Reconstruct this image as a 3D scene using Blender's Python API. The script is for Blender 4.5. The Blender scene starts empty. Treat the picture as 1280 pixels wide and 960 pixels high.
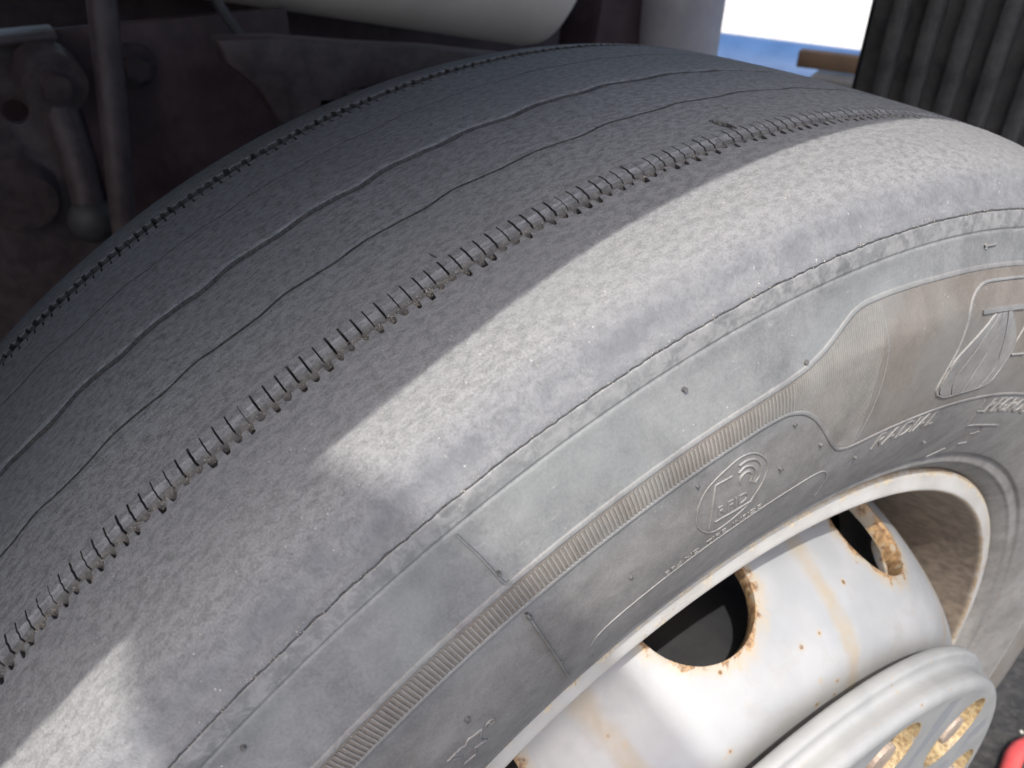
import bpy, bmesh, math, random
import numpy as np
from mathutils import Matrix, Vector
rnd = random.Random(7); rng = np.random.default_rng(11)
S = bpy.context.scene; COL = S.collection
PI = math.pi; rad = math.radians
ZC = .47                                   # height of the axle above the ground
# ------------------------------------------------------------------ camera
cam = bpy.data.cameras.new('camera'); camo = bpy.data.objects.new('camera', cam); COL.objects.link(camo)
Rr = ((.539031, .842286, 0), (-.479698, .306988, .821978), (.692341, -.443071, .569519))
m = Matrix(Rr).transposed().to_4x4(); m.translation = (.288499, -.25124, .561348 + ZC)
camo.matrix_world = m
cam.sensor_fit = 'HORIZONTAL'; cam.sensor_width = 36; cam.lens = 981.82 * 36 / 1280
cam.clip_start = .01; cam.clip_end = 500
cam.dof.use_dof = True; cam.dof.focus_distance = .275; cam.dof.aperture_fstop = 17
S.camera = camo
# ------------------------------------------------------------------ sky, sun, exposure
L = Vector((.36, -.42, .84)).normalized()          # towards the sun
w = bpy.data.worlds.new('World'); S.world = w; w.use_nodes = True
nt = w.node_tree; nt.nodes.clear()
sk = nt.nodes.new('ShaderNodeTexSky'); sk.sky_type = 'NISHITA'; sk.sun_disc = False
sk.sun_elevation = math.asin(L.z); sk.sun_rotation = math.atan2(L.x, L.y)
bg = nt.nodes.new('ShaderNodeBackground'); bg.inputs[1].default_value = .15; sk.air_density = .9; sk.dust_density = 4; sk.ozone_density = .8
ow = nt.nodes.new('ShaderNodeOutputWorld')
nt.links.new(sk.outputs[0], bg.inputs[0]); nt.links.new(bg.outputs[0], ow.inputs[0])
sun = bpy.data.lights.new('sun', 'SUN'); sun.energy = 2.0; sun.angle = rad(.53); sun.color = (1, .97, .92)
suno = bpy.data.objects.new('sun', sun); COL.objects.link(suno)
suno.rotation_euler = L.to_track_quat('Z', 'Y').to_euler(); suno.location = (0, 0, 5)
S.cycles.max_bounces = 6; S.cycles.diffuse_bounces = 3; S.cycles.glossy_bounces = 3
S.view_settings.view_transform = 'Standard'; S.view_settings.look = 'None'
S.view_settings.exposure = 1.22; S.view_settings.gamma = 1; S.view_settings.use_curve_mapping = False

# ------------------------------------------------------------------ material helpers
class NT:
    def __init__(s, name):
        s.m = bpy.data.materials.new(name); s.m.use_nodes = True; s.t = s.m.node_tree; s.t.nodes.clear()
        s.o = s.n('ShaderNodeOutputMaterial'); s.b = s.n('ShaderNodeBsdfPrincipled'); s.l(s.b.outputs[0], s.o.inputs[0])
        s.tc = s.n('ShaderNodeTexCoord')
    def n(s, t): return s.t.nodes.new(t)
    def l(s, a, b): s.t.links.new(a, b)
    def put(s, sock, v):
        if v is None: return
        if isinstance(v, (int, float)): sock.default_value = v
        elif isinstance(v, (tuple, list)): sock.default_value = tuple(v) if len(v) == len(sock.default_value) else tuple(v) + (1,)
        else: s.l(v, sock)
    def math(s, op, a, b=None, c=None, clamp=False):
        n = s.n('ShaderNodeMath'); n.operation = op; n.use_clamp = clamp
        s.put(n.inputs[0], a); s.put(n.inputs[1], b); s.put(n.inputs[2], c); return n.outputs[0]
    def mapping(s, vec, scale):
        n = s.n('ShaderNodeMapping'); s.l(vec, n.inputs[0]); n.inputs['Scale'].default_value = scale; return n.outputs[0]
    def noise(s, vec, scale, detail=4, rough=.6, dist=0, dims='3D'):
        n = s.n('ShaderNodeTexNoise'); n.noise_dimensions = dims; s.l(vec, n.inputs['Vector'])
        n.inputs['Scale'].default_value = scale; n.inputs['Detail'].default_value = detail
        n.inputs['Roughness'].default_value = rough; n.inputs['Distortion'].default_value = dist; return n.outputs[0]
    def voro(s, vec, scale, rnd_=1):
        n = s.n('ShaderNodeTexVoronoi'); s.l(vec, n.inputs['Vector']); n.inputs['Scale'].default_value = scale
        n.inputs['Randomness'].default_value = rnd_; return n.outputs[0]
    def ramp(s, f, lo, hi, a=0., b=1., smooth=True):
        n = s.n('ShaderNodeMapRange'); n.interpolation_type = 'SMOOTHSTEP' if smooth else 'LINEAR'
        s.put(n.inputs[0], f); s.put(n.inputs[1], lo); s.put(n.inputs[2], hi); s.put(n.inputs[3], a); s.put(n.inputs[4], b); return n.outputs[0]
    def mix(s, f, a, b, mode='MIX'):
        n = s.n('ShaderNodeMix'); n.data_type = 'RGBA'; n.blend_type = mode
        s.put(n.inputs[0], f); s.put(n.inputs[6], a); s.put(n.inputs[7], b); return n.outputs[2]
    def bump(s, h, strength, dist, nrm=None):
        n = s.n('ShaderNodeBump'); n.inputs['Strength'].default_value = strength; n.inputs['Distance'].default_value = dist
        s.put(n.inputs['Height'], h)
        if nrm is not None: s.l(nrm, n.inputs['Normal'])
        return n.outputs[0]
    def fin(s, col, rough=.7, nrm=None, metal=0, spec=.5):
        s.put(s.b.inputs['Base Color'], col); s.put(s.b.inputs['Roughness'], rough); s.put(s.b.inputs['Metallic'], metal)
        s.b.inputs['Specular IOR Level'].default_value = spec
        if nrm is not None: s.l(nrm, s.b.inputs['Normal'])
        return s.m

def mat_tread():
    s = NT('worn_tread_rubber'); uv = s.mapping(s.tc.outputs['UV'], (1, 1, 1)); ob = s.tc.outputs['Object']
    st = s.mapping(s.tc.outputs['UV'], (.55, 1, 1))
    blot = s.noise(st, 430, 6, .7, .35)                     # dark scuffed blotches
    fine = s.noise(uv, 1300, 4, .75)
    big = s.noise(ob, 14, 3, .5)
    sx = s.n('ShaderNodeSeparateXYZ'); s.l(ob, sx.inputs[0])
    dusty = s.ramp(sx.outputs[0], .05, .115)                # inner tread lightened in colour to offset mudguard shade; dusty shoulder darker
    dark = s.mix(dusty, (.105, .105, .108), (.120, .121, .122))
    lite = s.mix(dusty, (.370, .370, .370), (.268, .269, .268))
    f = s.math('ADD', s.math('MULTIPLY', s.ramp(blot, .34, .62), .55), s.math('MULTIPLY', s.ramp(fine, .34, .66), .5))
    col = s.mix(f, dark, lite)
    col = s.mix(s.ramp(big, .35, .75, 0, .35), col, (.205, .207, .208))
    sh = s.ramp(sx.outputs[0], .126, .139)                  # scrubbed bluish-black band below the shoulder
    col = s.mix(s.math('MULTIPLY', sh, s.ramp(s.noise(st, 120, 4, .6), .25, .7, .25, .8)), col, (.12, .125, .135))
    sp = s.ramp(s.voro(uv, 420), .10, .16, 1, 0)            # pale grains pressed into the rubber
    sp = s.math('MULTIPLY', sp, s.ramp(s.noise(uv, 90, 3), .52, .66))
    col = s.mix(s.math('MULTIPLY', sp, .55), col, (.50, .485, .45))
    h = s.math('ADD', s.math('MULTIPLY', blot, .7), s.math('MULTIPLY', fine, .5))
    return s.fin(col, .72, s.bump(h, .7, .0006), 0, .35)

def mat_side(name, dark, lite, hatch=0.):
    s = NT(name); uv = s.tc.outputs['UV']; ob = s.tc.outputs['Object']
    a = s.noise(ob, 26, 5, .6, .6); b = s.noise(ob, 130, 5, .65, .3); c = s.noise(ob, 900, 3, .7)
    f = s.math('ADD', s.math('ADD', s.math('MULTIPLY', s.ramp(a, .3, .7), .5), s.math('MULTIPLY', s.ramp(b, .3, .7), .32)), s.math('MULTIPLY', s.ramp(c, .3, .7), .34))
    col = s.mix(f, dark, lite)
    tint = s.noise(ob, 17, 2, .5)
    col = s.mix(s.ramp(tint, .45, .62, 0, .35), col, (.205, .218, .212))
    if not hatch:
        sx = s.n('ShaderNodeSeparateXYZ'); s.l(ob, sx.inputs[0])
        rr = s.math('SQRT', s.math('ADD', s.math('POWER', sx.outputs[1], 2), s.math('POWER', sx.outputs[2], 2)))
        # brown road dust on the inner half of the sidewall, pale scuff on the strip below the shoulder
        col = s.mix(s.math('MULTIPLY', s.ramp(rr, .408, .385), .85), col, s.mix(f, (.118, .111, .103), (.245, .234, .219)))
        scuff = s.math('MULTIPLY', s.ramp(rr, .4365, .4390), s.ramp(s.noise(ob, 190, 5, .7, .5), .38, .62))
        col = s.mix(s.math('MULTIPLY', scuff, .6), col, (.31, .305, .295))
        scr = s.ramp(s.noise(s.mapping(uv, (.5, 3, 1)), 55, 6, .75, 1.5), .62, .70)
        col = s.mix(s.math('MULTIPLY', scr, s.math('MULTIPLY', s.ramp(rr, .40, .43, .3, 1), .55)), col, (.36, .368, .364))
        dk = s.ramp(s.noise(ob, 60, 4, .6), .56, .72, 0, .4)
        col = s.mix(dk, col, (.13, .132, .135))
        # fresh dark scuff along the crack
        cr = s.math('MULTIPLY', s.ramp(rr, .4415, .4450), s.ramp(s.noise(ob, 240, 4, .7), .40, .56))
        col = s.mix(s.math('MULTIPLY', cr, .35), col, (.12, .12, .125))
    sp = s.math('MULTIPLY', s.ramp(s.voro(ob, 330), .07, .13, 1, 0), s.ramp(s.noise(ob, 70, 3), .55, .66))
    col = s.mix(s.math('MULTIPLY', sp, .6), col, (.5, .49, .46))
    h = s.math('ADD', s.math('MULTIPLY', b, .5), s.math('MULTIPLY', c, .35))
    nrm = s.bump(h, .55, .0005)
    if hatch > 0:
        su = s.n('ShaderNodeSeparateXYZ'); s.l(uv, su.inputs[0])
        wv = s.math('SINE', s.math('MULTIPLY', su.outputs[0], 2 * PI / hatch))
        nrm = s.bump(wv, .55, .00025, nrm)
    return s.fin(col, .62, nrm, 0, .4)

HOLE_N, HOLE_T0, HOLE_X, HOLE_R, HOLE_RAD = 10, rad(-7), .1105, .2447, .0352
def fold(s, theta0, n):
    ob = s.tc.outputs['Object']; sx = s.n('ShaderNodeSeparateXYZ'); s.l(ob, sx.inputs[0]); X, Y, Z = sx.outputs
    th = s.math('ARCTAN2', Y, Z); p = 2 * PI / n
    k = s.math('FLOOR', s.math('DIVIDE', s.math('ADD', s.math('SUBTRACT', th, theta0), p / 2), p))
    t = s.math('SUBTRACT', s.math('SUBTRACT', th, theta0), s.math('MULTIPLY', k, p))
    rr = s.math('SQRT', s.math('ADD', s.math('POWER', Y, 2), s.math('POWER', Z, 2)))
    return X, rr, t, th
RUST_A, RUST_B = (.36, .235, .12), (.15, .085, .045)
def mat_disc():
    s = NT('white_wheel_paint'); ob = s.tc.outputs['Object']; X, rr, t, th = fold(s, HOLE_T0, HOLE_N)
    ds = s.math('MULTIPLY', s.math('SUBTRACT', X, HOLE_X), 1.08)
    da = s.math('MULTIPLY', t, HOLE_R)
    d = s.math('SUBTRACT', s.math('SQRT', s.math('ADD', s.math('POWER', ds, 2), s.math('POWER', da, 2))), HOLE_RAD)
    n1 = s.noise(ob, 90, 5, .65, .4); n2 = s.noise(ob, 300, 4, .7)
    dn = s.math('SUBTRACT', d, s.math('MULTIPLY', s.math('SUBTRACT', n1, .47), .024))
    edge = s.ramp(dn, .0000, .0022, 1, 0)
    halo = s.ramp(dn, .001, .009, .5, 0)
    a = s.noise(ob, 25, 4, .55)
    col = s.mix(s.ramp(a, .3, .7), (.265, .270, .270), (.325, .325, .32))
    # drip stains midway between the holes
    wob = s.math('MULTIPLY', s.math('SUBTRACT', s.noise(ob, 40, 3), .5), .05)
    off = s.math('ABSOLUTE', s.math('ADD', s.math('SUBTRACT', s.math('ABSOLUTE', t), PI / HOLE_N), wob))
    drip = s.math('MULTIPLY', s.ramp(off, .006, .040, 1, 0), s.ramp(n1, .25, .6, .35, .95))
    col = s.mix(s.math('MULTIPLY', drip, .6), col, (.31, .24, .14))
    col = s.mix(halo, col, (.38, .29, .16))
    col = s.mix(edge, col, s.mix(s.ramp(n2, .38, .6), RUST_B, RUST_A))
    # rust pin-holes
    v = s.math('MULTIPLY', s.ramp(s.voro(ob, 85), .085, .12, 1, 0), s.ramp(s.noise(ob, 33, 2), .47, .56))
    vh = s.math('MULTIPLY', s.ramp(s.voro(ob, 85), .10, .24, .6, 0), s.ramp(s.noise(ob, 33, 2), .47, .56))
    col = s.mix(vh, col, (.36, .26, .15)); col = s.mix(v, col, (.15, .08, .035))
    sc = s.ramp(s.noise(s.mapping(ob, (1, 4, 1)), 210, 5, .8, 1.2), .66, .72, 0, .3)
    col = s.mix(sc, col, (.45, .43, .40))
    gm = s.math('MULTIPLY', s.ramp(s.noise(ob, 55, 6, .72, .8), .48, .70), s.ramp(s.noise(ob, 13, 2), .35, .65))
    col = s.mix(s.math('MULTIPLY', gm, .42), col, (.27, .25, .22))
    inner = s.ramp(rr, .252, .260)                               # grime towards the weld
    col = s.mix(s.math('MULTIPLY', inner, .5), col, (.40, .34, .27))
    return s.fin(col, s.ramp(n1, .3, .7, .34, .5), s.bump(s.math('ADD', n1, s.math('MULTIPLY', edge, s.math('MULTIPLY', n2, 2))), .25, .0008), 0, .5)

NUT_N, NUT_T0, NUT_R, NUT_H = 10, rad(48), .1675, .0275
def mat_ring():
    s = NT('white_ring_paint'); ob = s.tc.outputs['Object']; X, rr, t, th = fold(s, NUT_T0, NUT_N)
    a2 = s.math('ADD', s.math('POWER', rr, 2), NUT_R ** 2)
    d = s.math('SUBTRACT', s.math('SQRT', s.math('SUBTRACT', a2, s.math('MULTIPLY', s.math('MULTIPLY', rr, 2 * NUT_R), s.math('COSINE', t)))), NUT_H)
    n1 = s.noise(ob, 80, 5, .65, .4); n2 = s.noise(ob, 420, 4, .7)
    col = s.mix(s.ramp(s.noise(ob, 30, 4), .3, .7), (.255, .26, .256), (.31, .31, .30))
    wall = s.ramp(s.math('ADD', d, s.math('MULTIPLY', s.math('SUBTRACT', n1, .5), .004)), .0002, .0011, 1, 0)
    col = s.mix(wall, col, s.mix(s.ramp(n2, .35, .62), (.21, .14, .075), (.42, .33, .185)))
    # chipped paint between the nut holes: bare grey-blue primer on the face
    mid = s.math('ABSOLUTE', s.math('SUBTRACT', s.math('ABSOLUTE', t), PI / NUT_N))
    chip = s.math('SUBTRACT', s.ramp(mid, .02, .10, .22, -.2), s.math('MULTIPLY', s.math('SUBTRACT', s.noise(s.mapping(ob, (1, 1, 1)), 46, 5, .6), .5), -1.1))
    chip = s.math('MULTIPLY', s.ramp(chip, .16, .19), s.math('MULTIPLY', s.ramp(X, .2025, .2032), s.math('MULTIPLY', s.ramp(rr, .197, .192), s.ramp(d, .002, .004))))
    col = s.mix(chip, col, (.235, .243, .255))
    vo = s.voro(ob, 120); gate = s.ramp(s.noise(ob, 40, 2), .45, .56)
    col = s.mix(s.math('MULTIPLY', s.ramp(vo, .09, .22, .5, 0), gate), col, (.36, .27, .16))
    col = s.mix(s.math('MULTIPLY', s.ramp(vo, .06, .09, 1, 0), gate), col, (.22, .11, .045))
    col = s.mix(s.ramp(s.noise(s.mapping(ob, (3, 1, 1)), 60, 5, .75, 1), .60, .75, 0, .45), col, (.36, .34, .27))
    return s.fin(col, .42, s.bump(s.math('ADD', n1, s.math('MULTIPLY', chip, -2)), .25, .0006), 0, .5)

def mat_rim():
    s = NT('rim_paint'); ob = s.tc.outputs['Object']; X, rr, t, th = fold(s, 0, 10)
    n1 = s.noise(ob, 110, 5, .7, .4); n2 = s.noise(ob, 420, 4, .7); n3 = s.noise(ob, 22, 3)
    col = s.mix(s.ramp(n3, .3, .7), (.37, .352, .32), (.46, .447, .42))
    out = s.ramp(rr, .2925, .2975)                               # flaking along the outer edge
    fl = s.ramp(s.math('ADD', n1, s.math('MULTIPLY', out, .14)), .58, .68)
    col = s.mix(s.math('MULTIPLY', fl, .85), col, s.mix(s.ramp(n2, .4, .6), (.40, .34, .26), (.58, .48, .32)))
    rust = s.ramp(s.math('ADD', s.noise(ob, 38, 5, .7, .6), s.math('MULTIPLY', n2, .25)), .76, .86)
    col = s.mix(rust, col, s.mix(n2, RUST_B, RUST_A))
    # dirt packed against the tyre bead and along the inner edge
    pk = s.math('MAXIMUM', s.ramp(rr, .2968, .2984), s.math('MULTIPLY', s.ramp(rr, .2882, .2868), s.ramp(X, .130, .134)))
    col = s.mix(s.math('MULTIPLY', pk, s.ramp(n1, .35, .6, .35, .95)), col, (.28, .21, .135))
    # the barrel behind the lip: brown brake dust
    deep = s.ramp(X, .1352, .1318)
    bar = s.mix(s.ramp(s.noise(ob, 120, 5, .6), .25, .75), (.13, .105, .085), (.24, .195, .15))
    bar = s.mix(s.ramp(X, .062, .045), bar, (.022, .019, .017))  # near-black behind the disc: shade inside the hand holes put into the colour
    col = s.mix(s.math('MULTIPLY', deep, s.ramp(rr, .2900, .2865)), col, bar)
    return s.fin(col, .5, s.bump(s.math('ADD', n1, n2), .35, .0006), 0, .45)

def mat_plain(name, col, col2, rough=.7, scale=30, metal=0, bump=.3, bd=.002, spec=.4):
    s = NT(name); ob = s.tc.outputs['Object']; a = s.noise(ob, scale, 5, .65, .3); b = s.noise(ob, scale * 8, 3, .6)
    f = s.math('ADD', s.math('MULTIPLY', s.ramp(a, .3, .7), .7), s.math('MULTIPLY', b, .3))
    return s.fin(s.mix(f, col, col2), rough, s.bump(s.math('ADD', a, s.math('MULTIPLY', b, .4)), bump, bd), metal, spec)

M = dict(tread=mat_tread(), side=mat_side('sidewall_rubber', (.098, .101, .101), (.205, .208, .205)),
         panel=mat_side('dusty_panel_rubber', (.112, .097, .082), (.196, .176, .154), -1),
         bar=mat_side('band_bar_rubber', (.15, .14, .128), (.245, .231, .212)),
         trim=mat_side('raised_rubber', (.118, .117, .114), (.230, .227, .220)),
         emblem=mat_side('emblem_rubber', (.155, .155, .152), (.25, .248, .240)),
         disc=mat_disc(), ring=mat_ring(), rim=mat_rim(),
         nut=mat_plain('dusty_steel', (.20, .15, .115), (.40, .33, .27), .6, 60),
         grit=mat_plain('pale_grit', (.22, .195, .155), (.50, .46, .39), .8, 900),
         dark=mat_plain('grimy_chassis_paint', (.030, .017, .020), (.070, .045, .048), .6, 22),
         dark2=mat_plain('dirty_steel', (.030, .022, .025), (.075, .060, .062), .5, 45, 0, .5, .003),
         plastic=mat_plain('black_plastic', (.022, .022, .024), (.05, .05, .052), .55, 18),
         ribbed=mat_plain('ribbed_black_plastic', (.055, .053, .055), (.16, .153, .148), .65, 26, 0, .4, .004),
         tank=mat_plain('dull_aluminium', (.66, .61, .56), (.78, .73, .68), .5, 9, 0, .1),
         silencer=mat_plain('grey_bellows', (.30, .285, .30), (.42, .40, .41), .6, 12),
         white=mat_plain('white_render', (.70, .70, .69), (.82, .82, .81), .6, 8),
         blue=mat_plain('blue_plastic', (.025, .06, .14), (.045, .095, .20), .4, 8),
         wood=mat_plain('brown_board', (.020, .011, .006), (.040, .023, .012), .7, 12),
         red=mat_plain('red_rubber', (.42, .045, .045), (.60, .09, .08), .45, 30),
         maroon=mat_plain('maroon_rubber', (.14, .012, .022), (.24, .025, .035), .45, 30),
         stone=mat_plain('pale_stone', (.45, .42, .37), (.75, .72, .66), .8, 60))
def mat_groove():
    s = NT('dark_groove_rubber'); ob = s.tc.outputs['Object']
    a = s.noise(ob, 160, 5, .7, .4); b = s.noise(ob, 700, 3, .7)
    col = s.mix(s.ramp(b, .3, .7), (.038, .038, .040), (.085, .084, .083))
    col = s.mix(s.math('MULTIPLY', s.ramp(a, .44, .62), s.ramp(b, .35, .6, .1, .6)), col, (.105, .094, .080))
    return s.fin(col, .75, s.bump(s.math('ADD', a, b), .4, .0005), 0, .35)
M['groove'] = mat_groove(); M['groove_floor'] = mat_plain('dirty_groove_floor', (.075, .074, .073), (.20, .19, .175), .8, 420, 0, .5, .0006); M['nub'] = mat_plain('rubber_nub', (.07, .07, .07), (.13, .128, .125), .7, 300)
def mat_ground():
    s = NT('asphalt'); ob = s.tc.outputs['Object']
    a = s.noise(ob, 35, 6, .7); b = s.voro(ob, 90); c = s.noise(ob, 2.2, 3)
    col = s.mix(s.ramp(a, .3, .7), (.012, .012, .013), (.042, .041, .039))
    col = s.mix(s.ramp(b, .1, .35, .5, 0), col, (.065, .063, .058))
    col = s.mix(s.ramp(c, .4, .7, 0, .4), col, (.04, .039, .037))
    return s.fin(col, .85, s.bump(s.math('ADD', a, b), .6, .006), 0, .3)
M['ground'] = mat_ground()

# ------------------------------------------------------------------ object helpers
def link(name, me, mat, parent=None, loc=None):
    o = bpy.data.objects.new(name, me); COL.objects.link(o)
    if mat is not None and me is not None: me.materials.append(M[mat] if isinstance(mat, str) else mat)
    if parent: o.parent = parent
    if loc: o.location = loc
    return o
def tag(o, label, cat, group=None):
    o['label'] = label; o['category'] = cat
    if group: o['group'] = group
    return o
def empty(name, loc, label, cat):
    o = bpy.data.objects.new(name, None); COL.objects.link(o); o.location = loc; o.empty_display_size = .1
    return tag(o, label, cat)
def mesh_raw(name, V, Fq, uv=None, sharp=None, smooth=True):
    V = np.asarray(V, float); Fq = np.asarray(Fq, int)
    me = bpy.data.meshes.new(name); k = Fq.shape[1]
    me.vertices.add(len(V)); me.vertices.foreach_set('co', V.ravel())
    me.loops.add(Fq.size); me.loops.foreach_set('vertex_index', Fq.ravel())
    me.polygons.add(len(Fq)); me.polygons.foreach_set('loop_start', np.arange(len(Fq)) * k)
    try: me.polygons.foreach_set('loop_total', np.full(len(Fq), k))
    except Exception: pass
    me.polygons.foreach_set('use_smooth', np.full(len(Fq), smooth))
    if uv is not None:
        u = me.uv_layers.new(name='UVMap'); u.data.foreach_set('uv', np.asarray(uv, float)[Fq.ravel()].ravel())
    me.update(calc_edges=True); me.validate()
    if sharp: me.set_sharp_from_angle(angle=rad(sharp))
    return me
def grid(name, P, UV=None, wrap=True, sharp=35, flip=False):
    """P [columns, rows, 3]"""
    nc, nr = P.shape[:2]; idx = np.arange(nc * nr).reshape(nc, nr)
    a = idx if wrap else idx[:-1]; b = np.roll(idx, -1, 0) if wrap else idx[1:]
    q = np.stack([a[:, :-1], b[:, :-1], b[:, 1:], a[:, 1:]], -1).reshape(-1, 4)
    if flip: q = q[:, ::-1]
    return mesh_raw(name, P.reshape(-1, 3), q, None if UV is None else UV.reshape(-1, 2), sharp)
def cyl3(x, r, th): return np.stack([x, r * np.sin(th), r * np.cos(th)], -1)
def lathe(name, prof, n=360, sharp=35, sub=0, closed=False):
    pr = np.array(prof, float)
    if sub: pr = catmull(pr, sub)
    if closed: pr = np.vstack([pr, pr[:1]])
    th = np.linspace(-PI, PI, n, endpoint=False)
    X = np.repeat(pr[None, :, 0], n, 0); R_ = np.repeat(pr[None, :, 1], n, 0); T = np.repeat(th[:, None], len(pr), 1)
    s_ = np.r_[0, np.cumsum(np.hypot(*np.diff(pr, axis=0).T))]
    UV = np.stack([T * .45, np.repeat(s_[None], n, 0)], -1)
    return grid(name, cyl3(X, R_, T), UV, True, sharp)
def catmull(p, k):
    p = np.asarray(p, float); q = np.vstack([2 * p[0] - p[1], p, 2 * p[-1] - p[-2]]); out = []
    for i in range(1, len(q) - 2):
        for t in np.arange(k) / k:
            a, b, c, d = q[i - 1:i + 3]
            out.append(.5 * (2 * b + (c - a) * t + (2 * a - 5 * b + 4 * c - d) * t * t + (3 * b - a - 3 * c + d) * t ** 3))
    out.append(q[-2]); return np.array(out)
def bm_obj(name, bm, mat, parent=None, loc=None, smooth=True, angle=35):
    me = bpy.data.meshes.new(name); bm.normal_update(); bm.to_mesh(me); bm.free()
    me.polygons.foreach_set('use_smooth', [smooth] * len(me.polygons))
    if smooth: me.set_sharp_from_angle(angle=rad(angle))
    return link(name, me, mat, parent, loc)
def add_box(bm, c, s, rot=None, bev=0.):
    v = bmesh.ops.create_cube(bm, size=1)['verts']
    mt = Matrix.Translation(c) @ (rot.to_4x4() if rot else Matrix()) @ Matrix.Diagonal((*s, 1))
    bmesh.ops.transform(bm, matrix=mt, verts=v)
    if bev:
        e = list({e for x in v for e in x.link_edges})
        bmesh.ops.bevel(bm, geom=e, offset=bev, segments=2, affect='EDGES', profile=.6)
def add_cyl(bm, a, b, r0, r1=None, n=24):
    a, b = Vector(a), Vector(b); d = b - a
    mt = Matrix.Translation((a + b) / 2) @ d.to_track_quat('Z', 'Y').to_matrix().to_4x4()
    return bmesh.ops.create_cone(bm, cap_ends=True, segments=n, radius1=r0, radius2=r0 if r1 is None else r1, depth=d.length, matrix=mt)['verts']
def add_tube(bm, pts, rads, n=14):
    pts = [Vector(p) for p in pts]; rings = []; up = Vector((.31, .2, .93)).normalized()
    for i, p in enumerate(pts):
        d = (pts[min(i + 1, len(pts) - 1)] - pts[max(i - 1, 0)]).normalized()
        a = d.cross(up).normalized(); b = a.cross(d); r = rads[i] if hasattr(rads, '__len__') else rads
        rings.append([bm.verts.new(p + r * (math.cos(t) * a + math.sin(t) * b)) for t in np.linspace(0, 2 * PI, n, endpoint=False)])
    for q0, q1 in zip(rings[:-1], rings[1:]):
        for k in range(n): bm.faces.new((q0[k], q0[(k + 1) % n], q1[(k + 1) % n], q1[k]))
    bm.faces.new(rings[0][::-1]); bm.faces.new(rings[-1])
def boolean(o, cutters, bevel=0., seg=2):
    for c in cutters:
        md = o.modifiers.new('b', 'BOOLEAN'); md.object = c; md.operation = 'DIFFERENCE'; md.solver = 'EXACT'
    if bevel:
        md = o.modifiers.new('bv', 'BEVEL'); md.width = bevel; md.segments = seg; md.limit_method = 'ANGLE'; md.angle_limit = rad(50)
    dg = bpy.context.evaluated_depsgraph_get(); dg.update()
    me = bpy.data.meshes.new_from_object(o.evaluated_get(dg)); o.modifiers.clear(); old = o.data; o.data = me
    for c in cutters: bpy.data.objects.remove(c)
    me.polygons.foreach_set('use_smooth', [True] * len(me.polygons)); me.set_sharp_from_angle(angle=rad(30))

# ------------------------------------------------------------------ setting
bm = bmesh.new(); bmesh.ops.create_grid(bm, x_segments=4, y_segments=4, size=60)
g = bm_obj('ground', bm, 'ground'); g['kind'] = 'structure'

# ================================================================== THE WHEEL
wheel = empty('truck_wheel', (0, 0, 0), 'worn truck tyre on a rust-stained white steel wheel, filling the picture', 'wheel')
CT = .0055                                                     # tread centre line
def rt(x):                                                     # unworn envelope of the tread
    x = np.asarray(x, float)
    core = .4722 - .318 * (x - CT) ** 2
    px = [.0868, .096, .105, .114, .122, .129, .1345, .1380, .1398, .1412, .1424]
    pr = [.4701, .4690, .4674, .4653, .4628, .4597, .4561, .4522, .4494, .4480, .4460]
    xm = CT + np.abs(x - CT)
    return np.where(xm < .0868, core, np.interp(xm, px_s, pr_s))
_p = catmull(np.array([(.0868, .4701), (.096, .4690), (.105, .4674), (.114, .4653), (.122, .4628), (.129, .4597), (.1340, .4562), (.1366, .4526), (.1376, .4503), (.1392, .4488), (.1410, .4479), (.1424, .4464)]), 6)
px_s, pr_s = _p[:, 0], _p[:, 1]
SW = np.array([(.1416, .4452), (.1425, .4452), (.1430, .4443), (.1436, .4420), (.1440, .4395), (.1441, .4386), (.14395, .4380), (.14405, .4374), (.1447, .4364), (.1462, .4320), (.1490, .4255), (.1528, .4160),
               (.1552, .4095), (.1562, .402), (.1566, .39), (.1564, .375), (.1553, .3630), (.1532, .350), (.1500, .337), (.1464, .326), (.1434, .3180), (.1424, .3164),
               (.1406, .3150), (.1402, .3120), (.1402, .3092), (.1384, .3075), (.1362, .3045), (.1335, .3015), (.130, .2992), (.122, .296)])
SWs = catmull(SW, 4)
_o = np.argsort(SWs[:, 1]); swr, swx = SWs[_o, 1], SWs[_o, 0]
def sw(r, th, h=0.):
    """point on the outer sidewall at radius r, angle th, lifted by h"""
    r = np.asarray(r, float); x = np.interp(r, swr, swx); e = .0015
    dx = (np.interp(r + e, swr, swx) - np.interp(r - e, swr, swx)) / (2 * e)
    nl = 1 / np.sqrt(1 + dx * dx)
    return cyl3(x + h * nl, r - h * dx * nl, np.asarray(th, float))
prof = [(x, r) for x, r in SWs[::-1]]
base = [(.1408, .4445), (.1385, .4445), (.134, .449), (.126, .455), (.112, .460), (.0868, .4648), (.05, .4660), (CT, .4666)]
prof += base; prof += [(2 * CT - x, r) for x, r in base[-2::-1]] + [(2 * CT - x, r) for x, r in SWs]
tyre = link('tyre', lathe('tyre', prof, 1080, 40), 'side', wheel, (0, 0, ZC))
_fr = np.tile((np.arange(len(prof) - 1) >= len(SWs) - 1) & (np.arange(len(prof) - 1) < len(SWs) + 2 * len(base) - 2), 1080).astype(np.int32)
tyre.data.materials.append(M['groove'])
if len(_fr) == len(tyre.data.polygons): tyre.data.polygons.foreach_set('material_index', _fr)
else: print('tyre face count differs')
tyre['label'] = 'grey dusty radial tyre with worn ribbed tread and moulded sidewall'

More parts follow.
